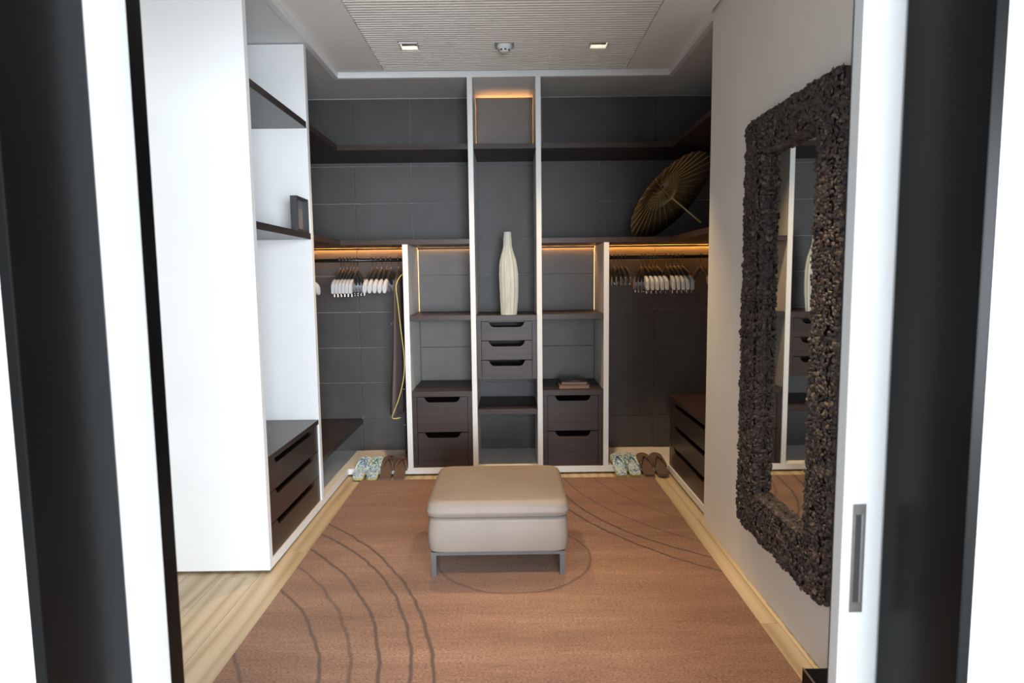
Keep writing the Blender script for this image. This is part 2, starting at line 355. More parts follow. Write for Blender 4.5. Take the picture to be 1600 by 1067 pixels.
# ribbed panel, cut around the three square recesses
holes = [(-.622, 4.262, .062), (-.014, 4.272, .062), (.592, 4.272, .062), (-.622, 2.20, .062), (.592, 2.20, .062)]
sl = MB(); yy = 1.34; pitch = .0335
def spans(y0, y1):
    segs = [(-.874, .849)]
    for hx, hy, hr in holes:
        if y1 > hy - hr and y0 < hy + hr:
            segs = [q for s in segs for q in ((s[0], hx - hr), (hx + hr, s[1])) if q[1] - q[0] > .001] if len(segs) == 1 else \
                   [q for s in segs for q in (((s[0], hx - hr), (hx + hr, s[1])) if s[0] < hx < s[1] else (s,))]
    return segs
while yy < 4.742:
    for a, c in spans(yy, yy + .021):
        sl.add([(a, yy, ZC + .012), (c, yy, ZC + .012), (a, yy + .003, ZC), (c, yy + .003, ZC), (a, yy + .019, ZC), (c, yy + .019, ZC), (a, yy + .022, ZC + .012), (c, yy + .022, ZC + .012)],
               [(0, 1, 3, 2), (2, 3, 5, 4), (4, 5, 7, 6), (0, 2, 4, 6), (1, 7, 5, 3)])
    yy += pitch
so = sl.build('slats', 'slat', ce); so['kind'] = 'stuff'; so['label'] = 'pale ribbed timber ceiling panel'
bk = MB()
edges_x = sorted([-.874, .849] + [h[0] + s * h[2] for h in holes for s in (-1, 1)])
ylo, yhi = 4.20, 4.334
for a, c in spans(2.19, 2.21): bk.box(a, c, 2.138, 2.262, ZC + .011, ZC + .02)
bk.box(-.874, .849, 1.33, 2.138, ZC + .011, ZC + .02).box(-.874, .849, 2.262, ylo, ZC + .011, ZC + .02).box(-.874, .849, yhi, 4.75, ZC + .011, ZC + .02)
for a, c in spans(4.25, 4.26): bk.box(a, c, ylo, yhi, ZC + .011, ZC + .02)
bk.build('rib_backing', 'slat', ce)
# fascia / cornice round the tray
fa = MB().box(XL - .004, XR, YB - .002, YB + .035, ZF, ZC + .015, .0015)
struct(fa.build('trim_4', 'white'), 'white fascia along the top of the rear wardrobe')
struct(bx('trim_5', XL - .004, XL + .033, YD1, YB - .002, ZF, ZC + .015, 'white'), 'white fascia along the top of the left wardrobe')
struct(bx('trim_6', XR - .033, XR, 3.784, YB - .002, ZF, ZC + .015, 'white'), 'white fascia above the right recess')
# cabinet soffits
struct(bx('ceiling_soffit_left', WL, XL - .004, YD1, 4.12, ZT, ZC + .1, 'white', None, 0), 'white soffit over the left wardrobe')
struct(bx('ceiling_soffit_rear', WL, WR, YB + .035, YW + .012, ZT, ZC + .1, 'taupe', None, 0), 'taupe soffit over the rear wardrobe')
struct(bx('ceiling_soffit_corner', WL, XL - .004, 4.12, YB + .035, ZT, ZC + .1, 'taupe', None, 0), 'taupe soffit over the left corner')
struct(bx('ceiling_soffit_right', XR, WR, 3.78, YB + .035, ZT, ZC + .1, 'taupe', None, 0), 'taupe soffit over the right recess')

# ------------------------------------------------------------------ drawers
def notch_poly(w, h, nw, nh):
    a0, a1 = (w - nw) / 2, (w + nw) / 2; q = nh
    p = [(0, 0), (w, 0), (w, h), (a1, h)]
    prof = [(.10, .18), (.22, .45), (.40, .72), (.65, .92), (1.0, 1.0)]
    p += [(a1 - q * a, h - nh * c) for a, c in prof]
    p += [(a0 + q * a, h - nh * c) for a, c in prof[::-1]]
    p += [(a0, h), (0, h)]
    return p
def drawer(parent, o, u, n, w, h, nw, nh, mat='wood'):
    """front panel with a finger notch and the box behind it; o = lower corner of the face, n points into the cabinet"""
    o, u, n = Vector(o), Vector(u), Vector(n); up = Vector((0, 0, 1)); d = .02
    b_ = MB().prism(notch_poly(w, h, nw, nh), o, u, up, n, d)
    i = .012
    b_.prism([(i, i), (w - i, i), (w - i, h - nh - .012), (i, h - nh - .012)], o + n * (d + .0005), u, up, n, .30)
    return b_.build('drawer', mat, parent)

# ------------------------------------------------------------------ rear wardrobe
rw = thing('built_in_wardrobe', 'white framed built-in wardrobe with dark shelves filling the rear wall', 'wardrobe', (0, YB, 0))
def P(o):                                   # child keeps its world coordinates
    o.location = o.location - Vector(rw.location); return o
UP = [(-.789, -.749, 1.755), (-.290, -.252, ZF), (.205, .243, ZF), (.704, .743, 1.755)]
for a, c, zt in UP:
    P(bx('upright', a, c, YB, YW - .012 if zt > 2 else YW - .02, .06, zt, 'white', rw))
P(bx('base_board', XL, XR, YB, YW - .001, .015, .06, 'white', rw))
def lshelf(name, z0, z1, left, right):
    """shelf that turns the corner: left from the left upright, right into the right recess"""
    if left:
        b_ = MB().prism([(WL, YW - .001), (WL, 4.146), (XL + .004, 4.146), (XL + .004, YB + .006), (-.290, YB + .006), (-.290, YW - .001)], (0, 0, z0), (1, 0, 0), (0, 1, 0), (0, 0, 1), z1 - z0)
        P(b_.build(name, 'wood', rw))
    if right:
        b_ = MB().prism([(.243, YW - .001), (.243, YB + .006), (XR - .004, YB + .006), (XR - .004, 3.785), (WR, 3.785), (WR, YW - .001)], (0, 0, z0), (1, 0, 0), (0, 1, 0), (0, 0, 1), z1 - z0)
        P(b_.build(name, 'wood', rw))
lshelf('corner_shelf', 2.440, 2.477, True, True)
lshelf('corner_shelf', 1.755, 1.792, True, True)
P(bx('shelf', -.252, .205, YB + .006, YW - .001, 2.440, 2.477, 'wood', rw))
P(bx('shelf', -.749, -.290, YB + .006, YW - .001, 1.187, 1.228, 'wood', rw))
P(bx('shelf', .243, .704, YB + .006, YW - .001, 1.187, 1.228, 'wood', rw))
P(bx('shelf', -.252, .205, YB - .004, YW - .001, 1.180, 1.224, 'wood', rw))
P(bx('shelf', -.252, .205, YB + .002, YW - .001, .470, .510, 'wood', rw))
def case(x0, x1, z0, z1, top, nd_, yf, side, nw, nh):
    b_ = MB()
    if top: b_.box(x0, x1, YB + .002, YW - .002, z1 - .042, z1, .002); zt = z1 - .042
    else: zt = z1
    b_.box(x0, x0 + side, yf, YW - .002, z0, zt).box(x1 - side, x1, yf, YW - .002, z0, zt)
    b_.box(x0 + side, x1 - side, YW - .03, YW - .002, z0, zt).box(x0 + side, x1 - side, yf + .004, YW - .03, z0, z0 + .012)
    if not top: b_.box(x0 + side, x1 - side, yf + .03, YW - .03, zt - .010, zt - .001)
    c = P(b_.build('drawer_case', 'wood', rw)); h = (zt - z0) / nd_
    for k in range(nd_):
        drawer(c, (x0 + side + .003, yf + .003, z0 + k * h + (.001 if k else .0)), (1, 0, 0), (0, 1, 0), x1 - x0 - 2 * side - .006, h - .005, nw, nh)
    return c
case(-.749, -.290, .061, .652, True, 2, YB + .012, .036, .275, .040)
case(.243, .704, .061, .652, True, 2, YB + .012, .036, .275, .040)
case(-.250, .203, .738, 1.179, False, 3, YB + .020, .034, .275, .042)
# floating leather back panel and LEDs
P(MB().box(-.240, .193, YW - .085, YW - .062, 2.481, 2.914, .005).build('back_panel', 'brownleather', rw))
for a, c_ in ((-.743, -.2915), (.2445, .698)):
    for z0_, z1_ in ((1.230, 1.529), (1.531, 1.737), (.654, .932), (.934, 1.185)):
        P(MB().box(a, c_, YW - .011, YW - .002, z0_, z1_, .002).build('back_panel', 'glowleather', rw))  # half-bay glow painted in as lighter leather
def led(x0, x1, y0, y1, z0, z1, mt='led'): P(bx('led_strip', x0, x1, y0, y1, z0, z1, mt, rw, 0))
led(-.225, .180, YW - .020, YW - .012, 2.902, 2.908, 'led3')
led(-.228, -.222, YW - .022, YW - .014, 2.485, 2.89, 'led6'); led(.175, .181, YW - .022, YW - .014, 2.485, 2.89, 'led6')
P(bx('bay_lining', -.252, .205, YB + .036, YW - .001, ZT - .006, ZT - .0005, 'white', rw, 0))
for a, c, mt in ((-1.80, -.795, 'led'), (-.742, -.297, 'led2'), (.250, .697, 'led5'), (.749, 1.78, 'led')):
    led(a, c, YW - .028, YW - .020, 1.748, 1.754, mt)
    P(bx('led_lip', a, c, YW - .044, YW - .040, 1.740, 1.7545, 'wood', rw, 0))
led(-.7485, -.7455, YW - .012, YW - .008, 1.232, 1.738, 'led4'); led(.7005, .7035, YW - .012, YW - .008, 1.232, 1.738, 'led4')

# ------------------------------------------------------------------ left wardrobe
lw = thing('open_wardrobe', 'bright white open wardrobe with dark shelves and drawers along the left wall', 'wardrobe', (XL, 3.17, 0))
def PL(o): o.location = o.location - Vector(lw.location); return o
PL(bx('end_panel', WL, XL, 3.170, 3.213, .015, ZF, 'white', lw))
PL(bx('upright', WL, XL, 4.098, 4.144, .06, ZF, 'white', lw))
PL(bx('base_board', WL, XL, 3.213, YB - .001, .015, .06, 'white', lw))
PL(bx('base_board', WL, XL - .001, YB - .001, YW - .001, .015, .058, 'white', lw))
PL(bx('back_board', WL + .001, WL + .012, 3.213, 4.098, .06, ZF, 'white', lw, 0))
PL(bx('shelf', WL + .012, XL - .002, 3.213, 4.098, 2.440, 2.480, 'woody', lw))
PL(bx('shelf', WL + .012, XL - .002, 3.213, 4.098, 1.756, 1.795, 'woody', lw))
PL(bx('low_shelf', WL, XL - .002, 4.144, YW - .002, .292, .336, 'woody', lw))
bc = MB().box(WL + .012, XL - .002, 3.213, 4.098, .568, .598, .002)
bc.box(WL + .012, XL - .012, 3.213, 3.225, .061, .568).box(WL + .012, XL - .012, 4.086, 4.098, .061, .568).box(WL + .012, WL + .03, 3.225, 4.086, .061, .568).box(WL + .03, XL - .03, 3.225, 4.086, .061, .072)
c = PL(bc.build('drawer_case', 'woody', lw))
for k in range(3):
    h = .507 / 3; drawer(c, (XL - .010, 3.228, .061 + k * h), (0, 1, 0), (-1, 0, 0), .855, h - .005, .66, .032, 'woody')

# ------------------------------------------------------------------ right wardrobe drawers
rd = thing('drawer_chest', 'dark built-in chest of three drawers in the shaded right-hand recess', 'drawers', (XR, 3.79, 0))
def PR(o): o.location = o.location - Vector(rd.location); return o
PR(bx('base_board', XR, WR - .005, 3.784, YB - .002, .015, .06, 'white', rd))
PR(bx('base_board', XR + .001, WR - .005, YB - .002, YW - .001, .015, .058, 'white', rd))
bc = MB().box(XR + .002, WR - .006, 3.784, YB + .03, .570, .602, .002)
bc.box(XR + .012, WR - .01, 3.784, 3.80, .061, .57).box(XR + .012, WR - .01, YB + .012, YB + .028, .061, .57).box(WR - .03, WR - .01, 3.80, YB + .012, .061, .57).box(XR + .03, WR - .03, 3.80, YB + .012, .061, .072)
c = PR(bc.build('drawer_case', 'woody', rd))
for k in range(3):
    h = .509 / 3; drawer(c, (XR + .010, 3.803, .061 + k * h), (0, 1, 0), (1, 0, 0), .986, h - .005, .74, .032, 'woody')

# ------------------------------------------------------------------ rug
rg = MB().box(-1.125, 1.062, 1.75, 4.66, .0005, .012, .003).build('rug', 'rug')
tag(rg, 'large brown woven rug with thin dark arcs on the oak floor', 'rug')

# ------------------------------------------------------------------ ottoman
ot = thing('ottoman', 'square taupe leather ottoman on thin grey metal legs, centre of the rug', 'ottoman', (-.072, 3.40, .012))
def cushion(hx, hy, z0, z1, bulge, r, top_dome=0.0):
    """rounded block with slightly bulging sides"""
    N = 28
    def prof(sx, sy, z):
        out = []
        for k in range(4 * N):
            th = 2 * math.pi * (k + .5) / (4 * N); e = .16
            out.append((sx * math.copysign(abs(math.cos(th)) ** e, math.cos(th)), sy * math.copysign(abs(math.sin(th)) ** e, math.sin(th)), z))
        return out
    rr = []
    for q in range(7):
        a = math.pi / 2 * q / 6; rr.append(prof(hx - r + r * math.sin(a), hy - r + r * math.sin(a), z0 + r * .5 * (1 - math.cos(a))))
    for q in range(1, 6):
        f = q / 6; bl = bulge * math.sin(math.pi * f); rr.append(prof(hx + bl, hy + bl, z0 + r * .5 + (z1 - z0 - r * 1.5) * f))
    for q in range(8):
        a = math.pi / 2 * q / 7; rr.append(prof(hx - r + r * math.cos(a), hy - r + r * math.cos(a), z1 - r + r * math.sin(a)))
    for f in (.8, .55, .3, .1): rr.append(prof((hx - r) * f, (hy - r) * f, z1 + top_dome * (1 - f * f)))
    return MB().rings(rr)
cushion(.352, .322, .122, .302, .006, .022).build('body', 'ott', ot)
cushion(.358, .328, .297, .385, .004, .040, .012).build('cushion', 'ott', ot)
lg = MB().box(-.336, .336, -.312, -.292, .108, .124).box(-.336, .336, .292, .312, .108, .124).box(-.336, -.316, -.292, .292, .108, .124).box(.316, .336, -.292, .292, .108, .124)
lg.build('leg_frame', 'legm', ot)
for a in (-.336, .310):
    for c in (-.312, .286): MB().box(a, a + .026, c, c + .026, 0, .108, .001).build('leg', 'legm', ot)

# ------------------------------------------------------------------ mirror on the right wall
mr_ = thing('wall_mirror', 'tall mirror in a thick frame of dark bark chips on the right wall', 'mirror', (WALLR, 2.63, .27))
Y0, Y1, Z0, Z1 = 2.20, 3.075, .300, 2.195
I0, I1, J0, J1 = 2.365, 2.865, .495, 2.035
def PM(o): o.location = o.location - Vector(mr_.location); return o
PM(bx('glass', WALLR - .016, WALLR - .010, I0 - .02, I1 + .02, J0 - .02, J1 + .02, 'mirror', mr_, 0))
fb = MB()
for (a, c, e, f) in ((Y0, I0, Z0, Z1), (I1, Y1, Z0, Z1), (I0, I1, Z0, J0), (I0, I1, J1, Z1)):
    fb.box(WALLR - .040, WALLR - .001, a + .004, c - .004, e + .004, f - .004)
PM(fb.build('frame', 'chip', mr_))
rnd = random.Random(3)
def chip_verts(c, n, s):
    """a lumpy flattened chip (octahedron-like, 10 verts) at c, facing n"""
    n = Vector(n).normalized(); a = n.orthogonal().normalized(); a.rotate(Matrix.Rotation(rnd.random() * 6.28, 3, n)); b_ = n.cross(a)
    tilt = (n + (a * rnd.uniform(-.38, .38) + b_ * rnd.uniform(-.38, .38))).normalized(); a = (a - tilt * a.dot(tilt)).normalized(); b_ = tilt.cross(a)
    lx, ly, lz = s * rnd.uniform(.95, 1.5), s * rnd.uniform(.65, 1.0), s * rnd.uniform(.5, .8)
    vs = [c - tilt * lz * .7]
    for k in range(6):
        th = k * math.pi / 3; j = rnd.uniform(.8, 1.2); vs.append(c + a * math.cos(th) * lx * j + b_ * math.sin(th) * ly * j + tilt * rnd.uniform(-.2, .2) * lz)
    for k in range(3):
        th = k * 2 * math.pi / 3 + .5; vs.append(c + a * math.cos(th) * lx * .45 + b_ * math.sin(th) * ly * .45 + tilt * lz * rnd.uniform(.7, 1.1))
    fs = [(0, 1 + (k + 1) % 6, 1 + k) for k in range(6)]
    for k in range(3):
        p, q, r2 = 1 + 2 * k, 1 + 2 * k + 1, 1 + (2 * k + 2) % 6
        t0, t1 = 7 + k, 7 + (k + 1) % 3
        fs += [(p, q, t0), (q, r2, t0), (r2, t1, t0)]
    fs.append((7, 8, 9))
    return vs, fs
chips = []
def inner(y, z): return I0 < y < I1 and J0 < z < J1
step = .0128
y = Y0
while y < Y1:
    z = Z0
    while z < Z1:
        yy, zz = y + rnd.uniform(-.005, .005), z + rnd.uniform(-.005, .005)
        # rounded outer corners
        cxx = max(Y0 + .05 - yy, yy - Y1 + .05, 0); czz = max(Z0 + .05 - zz, zz - Z1 + .05, 0)
        if not inner(yy, zz) and math.hypot(cxx, czz) < .058:
            edge = min(yy - Y0, Y1 - yy, zz - Z0, Z1 - zz)
            if inner(yy + .02, zz) or inner(yy - .02, zz) or inner(yy, zz + .02) or inner(yy, zz - .02): edge = .01
            hgt = .046 + .012 * min(1, max(0, edge) / .04) + .006 * math.sin(yy * 31 + 2 * math.sin(zz * 23)) * math.sin(zz * 37) + rnd.uniform(-.004, .006)
            chips.append((Vector((WALLR - hgt, yy, zz)), (-1, 0, 0), rnd.uniform(.0075, .0115)))
        z += step
    y += step
for k in range(420):                         # outer and inner flanks
    f = rnd.random()
    for e in range(2):
        zz = Z0 + .05 + (Z1 - Z0 - .1) * rnd.random(); h = rnd.uniform(.012, .045)
        chips.append((Vector((WALLR - h, (Y0, Y1)[e], zz)), (0, (-1, 1)[e], 0), rnd.uniform(.010, .015)))
        zz = J0 + (J1 - J0) * rnd.random()
        chips.append((Vector((WALLR - h - .006, (I0, I1)[e], zz)), (0, (1, -1)[e], 0), rnd.uniform(.009, .013)))
    if k < 210:
        for e in range(2):
            q = Y0 + .04 + (Y1 - Y0 - .08) * rnd.random(); h = rnd.uniform(.012, .045)
            chips.append((Vector((WALLR - h, q, (Z0, Z1)[e])), (0, 0, (-1, 1)[e]), rnd.uniform(.010, .015)))
            q = I0 + (I1 - I0) * rnd.random()
            chips.append((Vector((WALLR - h - .006, q, (J0, J1)[e])), (0, 0, (1, -1)[e]), rnd.uniform(.009, .013)))
chips.sort(key=lambda q: q[2] / (q[0] - Vector((0, 0, 1.5))).length if q[1][0] < 0 else 0, reverse=True)
rest = MB()
for i, (c, n, s) in enumerate(chips):
    vs, fs = chip_verts(c, n, s)
    if i < 300: PM(MB().add(vs, fs).build('chip', 'chip', mr_))
    else: rest.add(vs, fs)
ro = PM(rest.build('chips', 'chip', mr_)); ro['kind'] = 'stuff'

# ------------------------------------------------------------------ ceiling fittings
def downlight(hx, hy, hr, label, watts=92, cone=80, col=(1, .68, .36)):
    o = thing('downlight', label, 'downlight', (hx, hy, ZC), 'square recessed downlights')
    b_ = MB(); r = hr - .004
    for (a, c, e, f) in ((-r, r, -r, -r + .006), (-r, r, r - .006, r), (-r, -r + .006, -r + .006, r - .006), (r - .006, r, -r + .006, r - .006)):
        b_.box(a, c, e, f, -.002, .021)
    b_.build('trim_ring', 'white', o)
    b_ = MB(); r2 = r - .0005
    for (a, c, e, f) in ((-r2, r2, -r2, -r2 + .004), (-r2, r2, r2 - .004, r2), (-r2, -r2 + .004, -r2 + .004, r2 - .004), (r2 - .004, r2, -r2 + .004, r2 - .004)):
        b_.box(a, c, e, f, .0215, .105)
    b_.box(-r2, r2, -r2, r2, .1055, .110).build('housing', 'dark', o)
    rings = [[(rr * math.cos(2 * math.pi * k / 20), rr * math.sin(2 * math.pi * k / 20), z) for k in range(20)] for rr, z in ((.026, .104), (.024, .046), (.018, .038))]
    MB().rings(rings).build('lamp', 'lamp', o)
    l = bpy.data.lights.new('downlight_beam', 'SPOT'); l.energy = watts; l.color = col; l.spot_size = math.radians(cone); l.spot_blend = .8; l.shadow_soft_size = .03
    lo = bpy.data.objects.new('downlight_beam', l); COL.objects.link(lo); lo.parent = o; lo.location = (0, 0, -.004)
downlight(-.622, 4.262, .062, 'square recessed ceiling downlight on the left of the smoke detector')
downlight(.592, 4.272, .062, 'square recessed ceiling downlight on the right of the smoke detector')
downlight(-.622, 2.20, .062, 'added unseen square ceiling downlight nearer the doorway, left one', 75, 62, (1, .80, .58))  # this pair is added out of view to warm the floor and rug
downlight(.592, 2.20, .062, 'added unseen square ceiling downlight nearer the doorway, right one', 135, 56, (1, .72, .42))
sd = thing('smoke_detector', 'round white smoke detector in a square ceiling recess', 'detector', (-.014, 4.272, ZC))
r = .058; b_ = MB()
for (a, c, e, f) in ((-r, r, -r, -r + .004), (-r, r, r - .004, r), (-r, -r + .004, -r + .004, r - .004), (r - .004, r, -r + .004, r - .004)): b_.box(a, c, e, f, -.001, .05)
b_.box(-r, r, -r, r, .0505, .054).build('recess_box', 'taupe', sd)
def disc(prof, n=28): return MB().rings([[(q * math.cos(2 * math.pi * k / n), q * math.sin(2 * math.pi * k / n), z) for k in range(n)] for q, z in prof])
disc([(.050, .050), (.050, -.008), (.047, -.014), (.036, -.018), (.034, -.030), (.030, -.038), (.016, -.042)]).build('housing', 'white', sd)
for k in range(8):
    th = k * math.pi / 4 + .2
    b_ = MB().box(-.007, .007, -.0015, .0015, -.033, -.025); o = b_.build('vent_slot', 'dark', sd); o.location = (.0345 * math.sin(th), -.0345 * math.cos(th), 0); o.rotation_euler = (0, 0, th)

# ------------------------------------------------------------------ clothes rails and hangers
for (a, c, lab) in ((-1.80, -.790, 'dark clothes rail holding hangers in the left rear bay'), (.744, 1.80, 'dark clothes rail holding hangers in the shaded right rear bay')):
    rl = thing('clothes_rail', lab, 'rail', ((a + c) / 2, 5.05, 1.65)); h = (c - a) / 2
    MB().rings([[(xx, .008 * math.cos(2 * math.pi * k / 12), .0135 * math.sin(2 * math.pi * k / 12)) for k in range(12)] for xx in (-h, h)]).build('bar', 'rail', rl)
    for s in (-1, 1):
        MB().rings([[(xx * s, .016 * math.cos(2 * math.pi * k / 14), .022 * math.sin(2 * math.pi * k / 14)) for k in range(14)] for xx in (h - .006, h - .0005)]).build('bracket', 'rail', rl)

def make_hanger(kind):
    """hangs in its own YZ plane, origin where the hook rests on the rail"""
    o = thing('clothes_hanger', '', 'hanger')
    hk = [(0, .021 * math.cos(a), -.0095 + .021 * math.sin(a)) for a in [math.radians(q) for q in range(-30, 205, 18)]]
    hk = hk[::-1]
    path = [(0, 0, -.10), (0, 0, -.062), (0, .012, -.040), (0, .021, -.022)] + [(0, .0215 * math.cos(math.radians(q)), -.010 + .0215 * math.sin(math.radians(q))) for q in range(0, 205, 20)]
    MB().tube(path, .0022, 6).build('hook', 'chrome', o)
    wid = {'flat': .0095, 'round': .013, 'slim': .007}[kind]
    for s in (-1, 1):
        rr = []
        for q in range(8):
            f = q / 7; y_ = s * (.0 + .175 * f); zc = -.098 - .105 * f ** 1.35; hh = .017 + .012 * f; ww = .008 + (wid - .008) * f
            rr.append([(ww * math.copysign(abs(math.cos(t2)) ** .6, math.cos(t2)), y_, zc + hh * math.copysign(abs(math.sin(t2)) ** .6, math.sin(t2))) for t2 in [2 * math.pi * (k + .5) / 10 for k in range(10)]])
        MB().rings(rr).build('arm', 'hbody', o)
        if kind != 'slim':
            rr = []; e = .35 if kind == 'flat' else .85; wx = wid + (.003 if kind == 'flat' else .005)
            for q in range(6):
                f = q / 5; y_ = s * (.150 + .075 * f); zc = -.190 - .045 * f; hh = (.033 + .010 * math.sin(math.pi * f * .8)) * (1 if q < 5 else .8); ww = wx * (1 if q < 5 else .8)
                rr.append([(ww * math.copysign(abs(math.cos(t2)) ** e, math.cos(t2)), y_, zc + hh * math.copysign(abs(math.sin(t2)) ** e, math.sin(t2))) for t2 in [2 * math.pi * (k + .5) / 14 for k in range(14)]])
            pd = MB().rings(rr).build('shoulder_pad', 'hpad', o); pd['label'] = 'white shoulder end'
    if kind == 'flat':
        MB().tube([(0, -.20, -.278), (0, .20, -.278)], .003, 6).build('clip_bar', 'chrome', o)
        for s in (-1, 1): MB().tube([(0, s * .15, -.235), (0, s * .15, -.278)], .002, 6).build('bar_stem', 'chrome', o)
        for s in (-1, 1): MB().box(-.007, .007, s * .185 - .012, s * .185 + .012, -.294, -.268, .003).build('clip', 'chrome', o)
    if kind == 'slim':
        MB().tube([(0, -.17, -.203), (0, .17, -.203)], .003, 6).build('bar', 'chrome', o)
        for s in (-1, 1): MB().box(-.006, .006, s * .15 - .01, s * .15 + .01, -.225, -.198, .002).build('clip', 'chrome', o)
    return o
RZ = 1.6635
ORD = ['leftmost', 'second from left', 'third from left', 'fourth from left', 'fifth from left', 'sixth from left']
flat = make_hanger('flat'); rnd_h = make_hanger('round'); slim = make_hanger('slim')
used = set()
def put(proto, x, rz, label, group, y=5.05, rx=0):
    if id(proto) not in used:
        used.add(id(proto)); proto.location = (x, y, RZ); proto.rotation_euler = (rx, 0, rz); proto['label'] = label; proto['group'] = group; return proto
    return dup(proto, (x, y, RZ), rz, label, group, rx)
for k in range(6):
    put(flat, -1.320 + .0262 * k, math.radians(-2), 'square-ended white clip hanger, %s of six in the left bay' % ORD[k], 'clip hangers in the left bay')
for k in range(5):
    put(rnd_h, -1.074 + .0375 * k, math.radians(-4), 'hanger with rounded white ends beside the brown robe, %s of five' % ORD[k], 'rounded hangers in the left bay')
hs = dup(rnd_h, (-1.56, 4.60, RZ), math.radians(75), 'hanger turned sideways, its white end peeping past the left white upright', 'rounded hangers in the left bay')
for k in range(5):
    put(flat, 1.035 + .031 * k, math.radians(2 + 1.5 * k), 'white-ended clip hanger in the shaded right bay, %s of the left five' % ORD[k], 'clip hangers in the right bay')
for k in range(5):
    put(flat, 1.232 + .031 * k, math.radians(2 + 1.2 * k), 'white-ended clip hanger in the shaded right bay, %s of the right five' % ORD[k], 'clip hangers in the right bay')
put(rnd_h, 1.505, math.radians(6), 'hanger with rounded white end at the edge of the right wall', 'rounded hangers in the right bay')
for k in range(5):
    put(slim, .790 + .030 * k, math.radians(-4 + 2 * k), 'slim chrome skirt hanger in the shaded right bay, %s of five' % ORD[k], 'slim skirt hangers in the right bay')
# rail for the sideways hanger along the left wall
rl = thing('clothes_rail', 'short dark clothes rail running along the left wall behind the upright', 'rail', (-1.56, 4.72, 1.65))
MB().rings([[(.006 * math.cos(2 * math.pi * k / 12), yy_, .0115 * math.sin(2 * math.pi * k / 12)) for k in range(12)] for yy_ in (-.575, .29)]).build('bar', 'rail', rl)
MB().rings([[(.016 * math.cos(2 * math.pi * k / 12), yy_, .022 * math.sin(2 * math.pi * k / 12)) for k in range(12)] for yy_ in (-.5755, -.568)]).build('bracket', 'rail', rl)

# ------------------------------------------------------------------ robe and black garment
def garment(o, secs, mat, name, nf, seed):
    g = random.Random(seed); ph = g.random() * 6
    rr = []
    for (z, xc, hx, yc, hy) in secs:
        ring = []
        for k in range(40):
            th = 2 * math.pi * k / 40; w = 1 + .16 * math.sin(nf * th + ph + z * 2) * min(1, (1.6 - z) * 1.5)
            ring.append((xc + hx * w * math.cos(th), yc + hy * math.sin(th), z))
        rr.append(ring)
    ob = MB().rings(rr).build(name, mat, o); smooth_mod(ob, 1); return ob
rb = thing('robe', 'brown robe with yellow-green piping hanging beside the white half upright', 'robe', (-.875, 5.05, 1.6635))
def PB(o, p): o.location = o.location - Vector(p.location); return o
PB(garment(rb, [(1.575, -.868, .010, 5.05, .03), (1.555, -.866, .018, 5.05, .09), (1.50, -.862, .024, 5.05, .17), (1.44, -.862, .026, 5.04, .215), (1.30, -.864, .028, 5.035, .22), (1.05, -.870, .034, 5.03, .22), (.80, -.880, .040, 5.03, .225), (.60, -.890, .045, 5.03, .235), (.46, -.895, .050, 5.03, .24), (.445, -.895, .046, 5.03, .235)], 'robe', 'cloth', 5, 4), rb)
pp = [(-.800, 4.88, 1.545), (-.825, 4.84, 1.52), (-.846, 4.815, 1.47), (-.850, 4.808, 1.43), (-.836, 4.803, 1.33), (-.828, 4.802, 1.22), (-.815, 4.80, 1.08), (-.800, 4.80, .95), (-.797, 4.80, .85), (-.806, 4.79, .74), (-.838, 4.785, .62), (-.872, 4.782, .53), (-.905, 4.780, .462), (-.900, 4.780, .448), (-.868, 4.785, .445), (-.835, 4.79, .455)]
q = MB().tube(pp, .0045, 6).build('piping', 'pipe', rb); smooth_mod(q, 1); PB(q, rb); q['label'] = 'yellow-green piped edge'
PB(MB().tube([(-.880, 4.802 + .0, .98 + .012 * math.sin(t2)) if False else (-.882 + .010 * math.cos(t2), 4.806, 1.17 + .012 * math.sin(t2)) for t2 in [k * .5 for k in range(10)]], .0018, 5).build('loop', 'chrome', rb), rb)
PB(MB().tube([(-.868, 5.05, 1.57), (-.868, 5.05, 1.60), (-.868, 5.062, 1.622), (-.868, 5.071, 1.642)] + [(-.868, 5.05 + .0215 * math.cos(math.radians(a)), 1.6535 + .0215 * math.sin(math.radians(a))) for a in range(0, 205, 20)], .0022, 6).build('hook', 'chrome', rb), rb)
ng = thing('garment_bag', 'narrow black garment bag hanging between the robe and the white half upright', 'garment bag', (-.812, 5.07, 1.6635))
PB(garment(ng, [(1.56, -.812, .006, 5.08, .03), (1.50, -.812, .013, 5.08, .14), (1.2, -.812, .016, 5.08, .18), (.8, -.812, .017, 5.07, .20), (.4, -.813, .018, 5.06, .215), (.13, -.814, .019, 5.05, .22), (.12, -.814, .015, 5.05, .21)], 'navy', 'cloth', 3, 9), ng)
PB(MB().tube([(-.812, 5.08, 1.55), (-.812, 5.07, 1.60), (-.812, 5.062, 1.622), (-.812, 5.071, 1.642)] + [(-.812, 5.05 + .0215 * math.cos(math.radians(a)), 1.6535 + .0215 * math.sin(math.radians(a))) for a in range(0, 205, 20)], .0022, 6).build('hook', 'chrome', ng), ng)
for zz in (.66, .38): PB(bx('snap', -.822, -.810, 4.848, 4.853, zz, zz + .006, 'chrome', ng, 0), ng)

